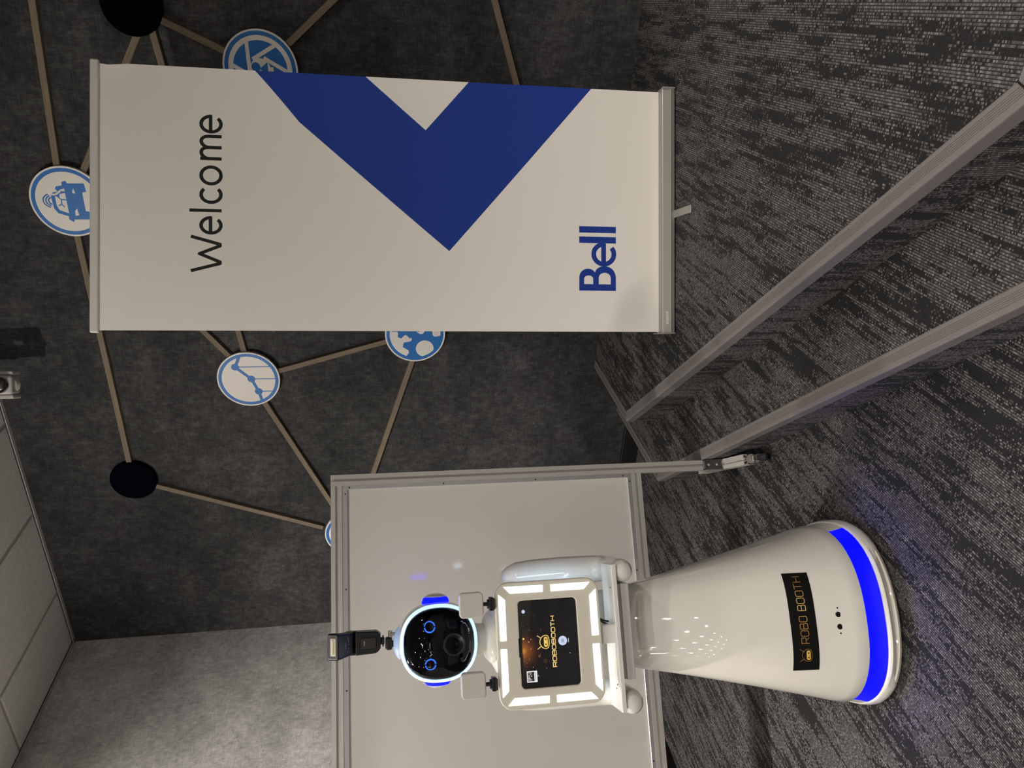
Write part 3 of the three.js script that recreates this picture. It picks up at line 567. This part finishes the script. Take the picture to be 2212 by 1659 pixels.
  part('tablet_bracket', [rbox(0.05, 0.05, 0.05, 0.002, 0.008, 0.899, 0.165), rbox(0.05, 0.2, 0.012, 0.003, 0.008, 1.0, 0.135), rbox(0.06, 0.05, 0.06, 0.004, 0.008, 1.06, 0.105)], plateWhite, r);
  for (const k of [0, 1]) part('cable', new THREE.TubeGeometry(new THREE.CatmullRomCurve3([V(0.06 + k * 0.006, 0.96, 0.13), V(0.058 - k * 0.004, 0.925, 0.15), V(0.044 - k * 0.006, 0.9, 0.158), V(0.038 - k * 0.008, 0.88, 0.15)]), 16, 0.0028, 8), black, r, 'thin black cable');
  // --- tablet frame with light segments
  const frame = new THREE.Group(); frame.name = 'tablet_frame'; frame.position.set(0, 1.067, 0.2); frame.rotation.x = deg(-2); r.add(frame);
  frame.userData.label = 'cream frame with eight white light segments around a tablet';
  const fs = roundRect(0.337, 0.297, 0.04);
  fs.holes.push(new THREE.Path(roundRect(0.233, 0.166, 0.012, 0.0005, 0.002).getPoints(12).reverse()));
  part('frame_plate', poly(fs, 0.016, 0.003, 3).translate(0, 0, -0.019), cream, frame);
  part('frame_back', poly(roundRect(0.332, 0.292, 0.038), 0.008, 0.002, 2).translate(0, 0, -0.032), plateWhite, frame);
  const seg = { top: [[[0.137, 0.139], [0.122, 0.121], [0.014, 0.122], [0.014, 0.139]], [[-0.008, 0.139], [-0.009, 0.122], [-0.117, 0.122], [-0.133, 0.139]]], right: [[[0.157, 0.123], [0.156, 0.012], [0.138, 0.012], [0.139, 0.106]], [[0.156, -0.011], [0.156, -0.124], [0.138, -0.106], [0.138, -0.011]]], bottom: [[[0.136, -0.140], [0.120, -0.121], [0.011, -0.121], [0.011, -0.140]], [[-0.012, -0.121], [-0.012, -0.140], [-0.137, -0.140], [-0.119, -0.122]]], left: [[[-0.137, 0.107], [-0.138, 0.011], [-0.156, 0.012], [-0.155, 0.125]], [[-0.138, -0.010], [-0.138, -0.107], [-0.156, -0.125], [-0.156, -0.010]]] };
  const led = std({ color: 0xeeeeee, emissive: WHITELED, emissiveIntensity: 3, roughness: 0.6 });
  for (const list of Object.values(seg)) for (const q of list) part('light_segment', poly(q, 0.0015).translate(0, 0, -0.0005), led, frame, 'bright white light segment');
  const addArea = (parent, color, k, w, hh, x, y, z, ry = 0, rx = 0) => { const l = new THREE.RectAreaLight(color, k, w, hh); l.name = 'glow'; l.position.set(x, y, z); l.rotation.set(rx, Math.PI + ry, 0, 'YXZ'); parent.add(l); return l; };
  addArea(frame, WHITELED, 1.2, 0.25, 0.018, 0, 0.13, 0.004); addArea(frame, WHITELED, 1.2, 0.25, 0.018, 0, -0.13, 0.004); addArea(frame, WHITELED, 1.2, 0.018, 0.22, 0.147, 0, 0.004); addArea(frame, WHITELED, 1.2, 0.018, 0.22, -0.147, 0, 0.004);
  // rear light strips of the same frame wash the arms and the tray
  for (const [w, hh, x, y] of [[0.26, 0.012, 0, -0.132], [0.012, 0.24, 0.152, 0], [0.012, 0.24, -0.152, 0]]) {
    part('rear_light_strip', box(w, hh, 0.002, x, y, -0.0352), std({ color: 0xeeeeee, emissive: WHITELED, emissiveIntensity: 6 }), frame);
    const l = new THREE.RectAreaLight(new THREE.Color().setRGB(0.42, 0.66, 1), w > hh ? 5 : 9, w, hh); l.name = 'rear_glow'; l.position.set(x, y, -0.038); frame.add(l);
  }
  const screenTex = canvasTexture(1024, 736, (c, w, h) => {
    c.fillStyle = '#030308'; c.fillRect(0, 0, w, h);
    const q = c.createRadialGradient(w * 0.42, 30, 5, w * 0.42, 10, 330); q.addColorStop(0, '#d08a38'); q.addColorStop(0.16, '#8a4c1c'); q.addColorStop(0.5, '#381b10'); q.addColorStop(1, 'rgba(8,5,12,0)');
    c.fillStyle = q; c.fillRect(0, 24, w, 400);
    for (let k = 0; k < 120; k++) { const x = w * (0.12 + 0.72 * rand()), y = 40 + 320 * rand() * rand(), s = 0.8 + 2.6 * rand() * rand(); c.fillStyle = ['#f6c98a', '#e49a55', '#fbe3b8', '#c8763a'][Math.floor(rand() * 4)]; c.globalAlpha = 0.35 + 0.65 * rand(); c.beginPath(); c.arc(x, y, s, 0, 7); c.fill(); }
    c.globalAlpha = 1;
    for (const [x, y, s, col] of [[0.29, 0.42, 26, '#3a2018'], [0.35, 0.32, 15, '#7a4426'], [0.66, 0.36, 8, '#5a3220'], [0.66, 0.17, 11, '#4c2a18'], [0.56, 0.06, 12, '#ffd88a'], [0.52, 0.15, 6, '#ffd88a'], [0.55, 0.19, 9, '#a86436'], [0.44, 0.18, 11, '#a0602c'], [0.23, 0.2, 4, '#fff0d0'], [0.13, 0.28, 6, '#e8a878'], [0.36, 0.85, 5, '#f8e8d0'], [0.21, 0.43, 4, '#f0d0a0']]) { c.fillStyle = col; c.beginPath(); c.arc(x * w, y * h, s, 0, 7); c.fill(); }
    c.fillStyle = '#000'; c.fillRect(0, 0, w, 26); c.fillRect(0, h - 26, w, 26); c.fillRect(0, 0, 20, h); c.fillRect(w - 20, 0, 20, h);
    // photo thumbnail
    c.fillStyle = '#e9eaf0'; c.fillRect(62, 62, 132, 132); c.fillStyle = '#8d857e'; c.fillRect(74, 72, 108, 84); c.fillStyle = '#4a4644'; c.fillRect(74, 120, 108, 36); c.fillStyle = '#1c1b1d'; c.beginPath(); c.arc(128, 128, 26, 0, 7); c.fill(); c.fillRect(76, 132, 22, 24); c.fillRect(160, 126, 20, 30); c.fillStyle = '#c9c2bb'; c.beginPath(); c.arc(108, 92, 12, 0, 7); c.fill(); c.beginPath(); c.arc(134, 122, 8, 0, 7); c.fill(); c.fillStyle = '#5a5654'; c.fillRect(148, 76, 22, 26); c.fillStyle = '#9aa6bb'; c.fillRect(82, 166, 92, 8);
    // round buttons
    c.fillStyle = '#cfdcf4'; c.beginPath(); c.arc(896, 60, 22, 0, 7); c.fill(); c.strokeStyle = '#8ea2c8'; c.lineWidth = 3; c.beginPath(); c.arc(896, 60, 8, 0, 7); c.stroke();
    c.fillStyle = '#ccd6ee'; c.beginPath(); c.arc(520, 542, 56, 0, 7); c.fill(); c.strokeStyle = '#3d4556'; c.lineWidth = 4; c.beginPath(); c.roundRect(502, 527, 37, 31, 8); c.stroke(); c.beginPath(); c.arc(520, 542, 8, 0, 7); c.stroke();
    c.fillStyle = '#e8ecf8'; c.font = 'bold 17px sans-serif'; c.textAlign = 'center'; c.fillText('Photo', 520, 622);
    // emblem and word
    c.strokeStyle = '#f2ce74'; robotMark(c, 520, 312, 90, 0.12, '#f0cc62');
    const q2 = c.createLinearGradient(0, 396, 0, 462); q2.addColorStop(0, '#ffe7a2'); q2.addColorStop(1, '#e9b452'); c.strokeStyle = q2;
    strokeText(c, 'ROBOBOOTH', 222, 404, 46, 54, 14, 11);
  });
  const tablet = part('tablet', poly(roundRect(0.2325, 0.1655, 0.0115, 0.0005, 0.002), 0.008, 0.0008, 2).translate(0, 0, -0.0145), black, frame, 'black tablet');
  {
    const sg = new THREE.ShapeGeometry(roundRect(0.2305, 0.1635, 0.0105, 0.0005, 0.002), 12);
    const p = sg.attributes.position, uv = sg.attributes.uv; for (let i = 0; i < p.count; i++) uv.setXY(i, (p.getX(i) + 0.1153 - 0.0005) / 0.2305, (p.getY(i) + 0.0818 - 0.002) / 0.1635);
    part('screen', sg.translate(0, 0, -0.005), phys({ color: 0x020203, roughness: 0.12, clearcoat: 1, clearcoatRoughness: 0.03, emissive: 0xffffff, emissiveMap: screenTex, emissiveIntensity: 0.9 }), tablet, 'lit tablet screen');
  }
  part('camera_notch', rbox(0.05, 0.004, 0.006, 0.0015, -0.008, 0.087, -0.001), black, frame);
  // --- two small square video lights on cold shoes
  for (const [x, y] of [[0.1145, 1.2825], [-0.0955, 1.285]]) {
    const g = thing('video_light', x > 0 ? 'small switched-off square video light above the blank right part of the tablet frame' : 'small switched-off square video light above the photo thumbnail on the tablet', 'lamp', [0, 0, 0], 0);
    g.position.set(O[0] + x * Math.cos(TURN) + 0.19 * Math.sin(TURN), y, O[2] - x * Math.sin(TURN) + 0.19 * Math.cos(TURN)); g.rotation.y = TURN; g.rotation.order = 'YXZ';
    part('housing', poly(roundRect(0.068, 0.067, 0.011), 0.018, 0.0025, 3).translate(0, 0, -0.011), std({ color: 0xc9c6c2, roughness: 0.5 }), g, 'pale housing');
    part('diffuser', poly(roundRect(0.063, 0.062, 0.009), 0.0012, 0.0006, 2).translate(0, 0, 0.0085), std({ color: 0xcdc6bf, roughness: 0.7 }), g, 'frosted diffuser');
    part('stem', [cyl(0.0055, 0.0055, 0.016, 20).translate(0, -0.039, 0), cyl(0.0125, 0.0125, 0.005, 28).translate(0, -0.0475, 0)], black, g, 'black stem with locking wheel');
    part('shoe_clamp', [rbox(0.036, 0.012, 0.024, 0.002, 0, -0.056, 0), rbox(0.03, 0.006, 0.03, 0.002, 0, -0.0625, 0.0)], black, g, 'black shoe clamp');
  }
  // --- head
  const head = new THREE.Group(); head.name = 'head'; head.position.set(0.005, 1.367, 0.0); r.add(head); head.userData.label = 'round white head with black visor and glowing rim';
  // rings stacked from back to front: [z, half width, half height, exponent]
  function headLoft(rings, seg = 96, capA = true, capB = true) {
    const pos = [], idx = [], w = seg + 1;
    for (const [z, a, b, n, dy = 0] of rings) for (let i = 0; i <= seg; i++) { const t = (i / seg) * Math.PI * 2, c = Math.cos(t), s = Math.sin(t), e = 2 / n; pos.push(a * Math.sign(c) * Math.abs(c) ** e, b * Math.sign(s) * Math.abs(s) ** e + dy, z); }
    for (let j = 0; j + 1 < rings.length; j++) for (let i = 0; i < seg; i++) { const a = j * w + i, b = a + 1, c = a + w, d = c + 1; idx.push(a, b, c, b, d, c); }
    const cap = (j, flip) => { const k = pos.length / 3; pos.push(0, rings[j][4] || 0, rings[j][0]); for (let i = 0; i < seg; i++) flip ? idx.push(k, j * w + i + 1, j * w + i) : idx.push(k, j * w + i, j * w + i + 1); };
    if (capA) cap(0, true); if (capB) cap(rings.length - 1, false);
    const g = new THREE.BufferGeometry(); g.setAttribute('position', new THREE.Float32BufferAttribute(pos, 3)); g.setAttribute('uv', new THREE.Float32BufferAttribute(new Float32Array(pos.length / 3 * 2), 2)); g.setIndex(idx);
    return toCreasedNormals(g, 0.7);
  }
  const dome = (z0, z1, a, b, n, k = 10, dy = 0) => Array.from({ length: k + 1 }, (_, i) => { const t = (i / k) * Math.PI / 2 * 0.985; return [z0 + (z1 - z0) * Math.sin(t), a * Math.cos(t), b * Math.cos(t), n - (n - 2) * (i / k), dy]; });
  part('head_shell', headLoft([...dome(0.0, -0.115, 0.111, 0.115, 2.25).reverse(), [0.03, 0.1115, 0.1155, 2.3], [0.055, 0.109, 0.1125, 2.32], [0.063, 0.1075, 0.111, 2.32], [0.063, 0.1, 0.104, 2.32]], 96), shell, head, 'white glossy head shell');
  part('glow_rim', headLoft([[0.060, 0.1075, 0.111, 2.32], [0.068, 0.108, 0.1115, 2.32], [0.074, 0.1055, 0.109, 2.33], [0.077, 0.1025, 0.106, 2.34], [0.077, 0.099, 0.1025, 2.35], [0.066, 0.099, 0.1025, 2.35]], 120, false, false), std({ color: 0xdddddd, emissive: new THREE.Color().setRGB(0.34, 0.66, 1.0), emissiveIntensity: 1.35, roughness: 0.4 }), head, 'glowing pale blue rim');
  part('visor', headLoft(dome(0.070, 0.118, 0.1, 0.1035, 2.36, 16), 96, false, true), blackGloss, head, 'glossy black visor');
  const visorZ = (x, y) => { const q = Math.min(0.98, Math.sqrt((x / 0.0975) ** 2 + (y / 0.101) ** 2)); return 0.070 + 0.048 * Math.sqrt(1 - q * q); };
  for (const s of [1, -1]) {
    const ex = s * 0.0505, ey = 0.028, e = new THREE.Group(); e.name = 'eye'; head.add(e); e.userData.label = 'blue ring eye made of two arcs';
    for (const k of [0, 1]) {
      const pts = []; for (let i = 0; i <= 24; i++) { const a = deg(k * 180 + 96 - 180) + (i / 24) * deg(168), x = ex + 0.0142 * Math.cos(a), y = ey + 0.0142 * Math.sin(a); pts.push(V(x, y, visorZ(x, y) + 0.0002)); }
      part('eye_arc', new THREE.TubeGeometry(new THREE.CatmullRomCurve3(pts), 24, 0.0021, 8), std({ color: 0x050510, emissive: new THREE.Color().setRGB(0.03, 0.16, 1.0), emissiveIntensity: 1.1 }), e);
    }
    const ear = new THREE.Group(); ear.name = 'ear'; head.add(ear); ear.userData.label = 'round ear pod glowing blue';
    const pod = new THREE.LatheGeometry([[0.041, 0], [0.0405, 0.006], [0.038, 0.012], [0.033, 0.018]].map(([a, b]) => new THREE.Vector2(a, b)), 40), cap = new THREE.LatheGeometry([[0.033, 0.018], [0.028, 0.0225], [0.018, 0.0265], [0.0, 0.0285]].map(([a, b]) => new THREE.Vector2(a, b)), 40);
    for (const q of [pod, cap]) q.rotateZ(-Math.PI / 2 * s).translate(s * 0.106, 0.003, 0.0);
    part('glow_band', pod, std({ color: 0x05051a, emissive: BLUELIGHT, emissiveIntensity: 11.0, side: THREE.DoubleSide }), ear); part('ear_cap', cap, phys({ color: 0xcfcac4, roughness: 0.3, clearcoat: 1, side: THREE.DoubleSide }), ear, 'pale ear cap');
  }
  part('crest_lamp', new THREE.SphereGeometry(0.0485, 40, 16, 0, Math.PI * 2, 0, 1.35).scale(1, 0.52, 0.8).translate(0, 0.106, 0.0), std({ color: 0x8f9bb0, emissive: new THREE.Color().setRGB(0.36, 0.58, 0.95), emissiveIntensity: 0.3, roughness: 0.4 }), head, 'pale blue lit crest');
  { // camera lens in the lower half of the visor
    const lens = new THREE.Group(); lens.name = 'camera_lens'; lens.position.set(0.0, -0.039, 0.1); head.add(lens); lens.userData.label = 'black camera lens poking through the visor';
    part('barrel', new THREE.LatheGeometry([[0.031, -0.03], [0.031, 0.02], [0.0295, 0.0235], [0.026, 0.0235], [0.0245, 0.02], [0.0185, 0.014], [0.016, 0.0105], [0.012, 0.0095]].map(([a, b]) => new THREE.Vector2(a, b)), 56).rotateX(Math.PI / 2), std({ color: 0x121318, roughness: 0.35 }), lens);
    part('front_ring', new THREE.TorusGeometry(0.0292, 0.0013, 10, 64).translate(0, 0, 0.0232), std({ color: 0x2c3442, roughness: 0.3, metalness: 0.4 }), lens);
    part('glass', new THREE.SphereGeometry(0.0155, 32, 12).scale(1, 1, 0.3).translate(0, 0, 0.009), phys({ color: 0x04050a, roughness: 0.05, clearcoat: 1 }), lens, 'dark lens glass');
  }
  // --- lamps of the robot
  for (const a of [30, 60, 90, 120, 150]) { const t = deg(a), x = 0.292 * Math.cos(t), z = 0.275 * Math.sin(t); addArea(r, new THREE.Color().setRGB(0.05, 0.05, 1), 12, 0.13, 0.035, x, 0.102, z, Math.atan2(x, z), 0); }
  { const l = new THREE.PointLight(new THREE.Color().setRGB(0.03, 0.04, 1), 0.02, 0, 2); l.name = 'rear_blue_glow'; l.position.set(-0.12, 0.1, -0.33); l.castShadow = true; r.add(l); }

  // ---------------------------------------------------------------- flash unit on a ball head on top of the robot
  {
    const f = thing('camera_flash', 'black camera flash on a small ball head above the robot', 'flash', [O[0] + 0.006 * Math.cos(TURN), 1.494, O[2] - 0.006 * Math.sin(TURN)], TURN);
    const bp = std({ color: 0x0b0b0d, roughness: 0.38 }), blueBlack = std({ color: 0x10151f, roughness: 0.4 }), steel = std({ color: 0xb4b1ab, roughness: 0.25, metalness: 0.9 });
    const ball = part('ball_head', [rbox(0.036, 0.02, 0.03, 0.006, 0.0, 0.0165, 0), cyl(0.008, 0.012, 0.01, 20).translate(-0.002, 0.004, 0)], bp, f, 'black shoe mount');
    part('clamp_knob', [cyl(0.0055, 0.0055, 0.02, 16).rotateZ(Math.PI / 2).translate(0.026, 0.012, 0.004), rbox(0.009, 0.018, 0.012, 0.002, 0.026, 0.006, 0.006)], steel, ball, 'steel clamp knob');
    part('locking_wheel', [cyl(0.016, 0.016, 0.004, 32).translate(0.008, 0.033, 0), cyl(0.0105, 0.0105, 0.014, 24).translate(0.008, 0.036, 0)], bp, f);
    const bodyS = new THREE.Shape(); bodyS.moveTo(-0.012, 0.040); bodyS.lineTo(0.026, 0.040); bodyS.bezierCurveTo(0.034, 0.046, 0.036, 0.052, 0.0365, 0.056); bodyS.lineTo(0.0375, 0.108); bodyS.quadraticCurveTo(0.0375, 0.113, 0.033, 0.113); bodyS.lineTo(-0.023, 0.113); bodyS.quadraticCurveTo(-0.0275, 0.113, -0.0275, 0.108); bodyS.lineTo(-0.0255, 0.056); bodyS.bezierCurveTo(-0.024, 0.05, -0.02, 0.045, -0.012, 0.040);
    const body = part('flash_body', poly(bodyS, 0.04, 0.005, 3).translate(0.003, 0, -0.02), bp, f, 'black flash body');
    const logo = canvasTexture(256, 64, (c, w, h) => { c.fillStyle = '#0a0a0c'; c.fillRect(0, 0, w, h); c.fillStyle = '#c9c7c2'; c.font = 'bold 44px sans-serif'; c.textAlign = 'center'; c.fillText('NEEWER', w / 2, 48); });
    part('sensor_window', poly(roundRect(0.028, 0.044, 0.004, 0.008, 0.074), 0.003, 0.001, 2).translate(0, 0, 0.0255), phys({ color: 0x0a0406, roughness: 0.12, clearcoat: 1 }), body, 'glossy dark sensor window');
    part('logo_print', new THREE.PlaneGeometry(0.021, 0.0053).translate(0.008, 0.0862, 0.0298), std({ map: logo, roughness: 0.5 }), body);
    const h = new THREE.Group(); h.name = 'flash_head'; h.position.set(0.008, 0.124, -0.006); h.rotation.x = deg(-41); f.add(h); h.userData.label = 'tilted flash head';
    part('hinge', cyl(0.016, 0.016, 0.066, 24).rotateZ(Math.PI / 2), bp, h);
    // head box along +z (forward), flaring
    const hs = loft([[0, 0.0315, 0.02, 0.02, 7], [0.03, 0.0325, 0.0205, 0.0205, 7], [0.062, 0.036, 0.0225, 0.0225, 7], [0.074, 0.0365, 0.0225, 0.0225, 7]], 64).rotateX(Math.PI / 2).scale(1, 1, 1);
    part('head_case', hs, bp, h);
    const spec = canvasTexture(512, 400, (c, w, hh) => { c.fillStyle = '#10151f'; c.fillRect(0, 0, w, hh); c.fillStyle = c.strokeStyle = '#d5dbe6'; c.lineWidth = 5; c.font = 'bold 30px sans-serif'; c.textAlign = 'left'; for (let k = 0; k < 9; k++) { c.globalAlpha = 0.75; for (let m = 0; m < 7; m++) if (hash(k, m, 77) > 0.35) c.fillRect(170 + m * 24, 90 + k * 9, 18, 5); } c.globalAlpha = 1; c.fillRect(70, 214, 60, 5); c.fillRect(380, 214, 90, 5); c.fillText('T', 76, 262); c.beginPath(); c.arc(180, 250, 11, 0.5, 5.8); c.stroke(); c.beginPath(); c.arc(270, 250, 9, 0, 7); c.stroke(); c.strokeRect(330, 236, 26, 26); c.beginPath(); c.arc(402, 250, 15, 1.6, 4.7); c.stroke(); c.beginPath(); c.arc(440, 250, 15, 1.6, 4.7); c.stroke(); });
    part('spec_print', new THREE.PlaneGeometry(0.056, 0.044).rotateX(Math.PI / 2).rotateY(0).translate(0, -0.0218, 0.04), std({ map: spec, roughness: 0.5, side: THREE.DoubleSide }), h, 'small white print on the underside');
    const lamp = part('lamp_bezel', poly(roundRect(0.066, 0.038, 0.005), 0.003, 0.001, 2).translate(0, 0, 0.073), std({ color: 0x55565a, roughness: 0.3 }), h, 'clear grey lamp cover');
    part('lamp_reflector', rbox(0.048, 0.021, 0.002, 0.001, 0, -0.003, 0.0775), std({ color: 0xd9d2b8, roughness: 0.25, metalness: 0.3 }), lamp, 'cream reflector');
    part('flash_tube', cyl(0.0028, 0.0028, 0.038, 14).rotateZ(Math.PI / 2).translate(0, -0.003, 0.079), phys({ color: 0xf1eee2, roughness: 0.1, clearcoat: 1 }), lamp);
  }
}
renderer.render(scene, camera);
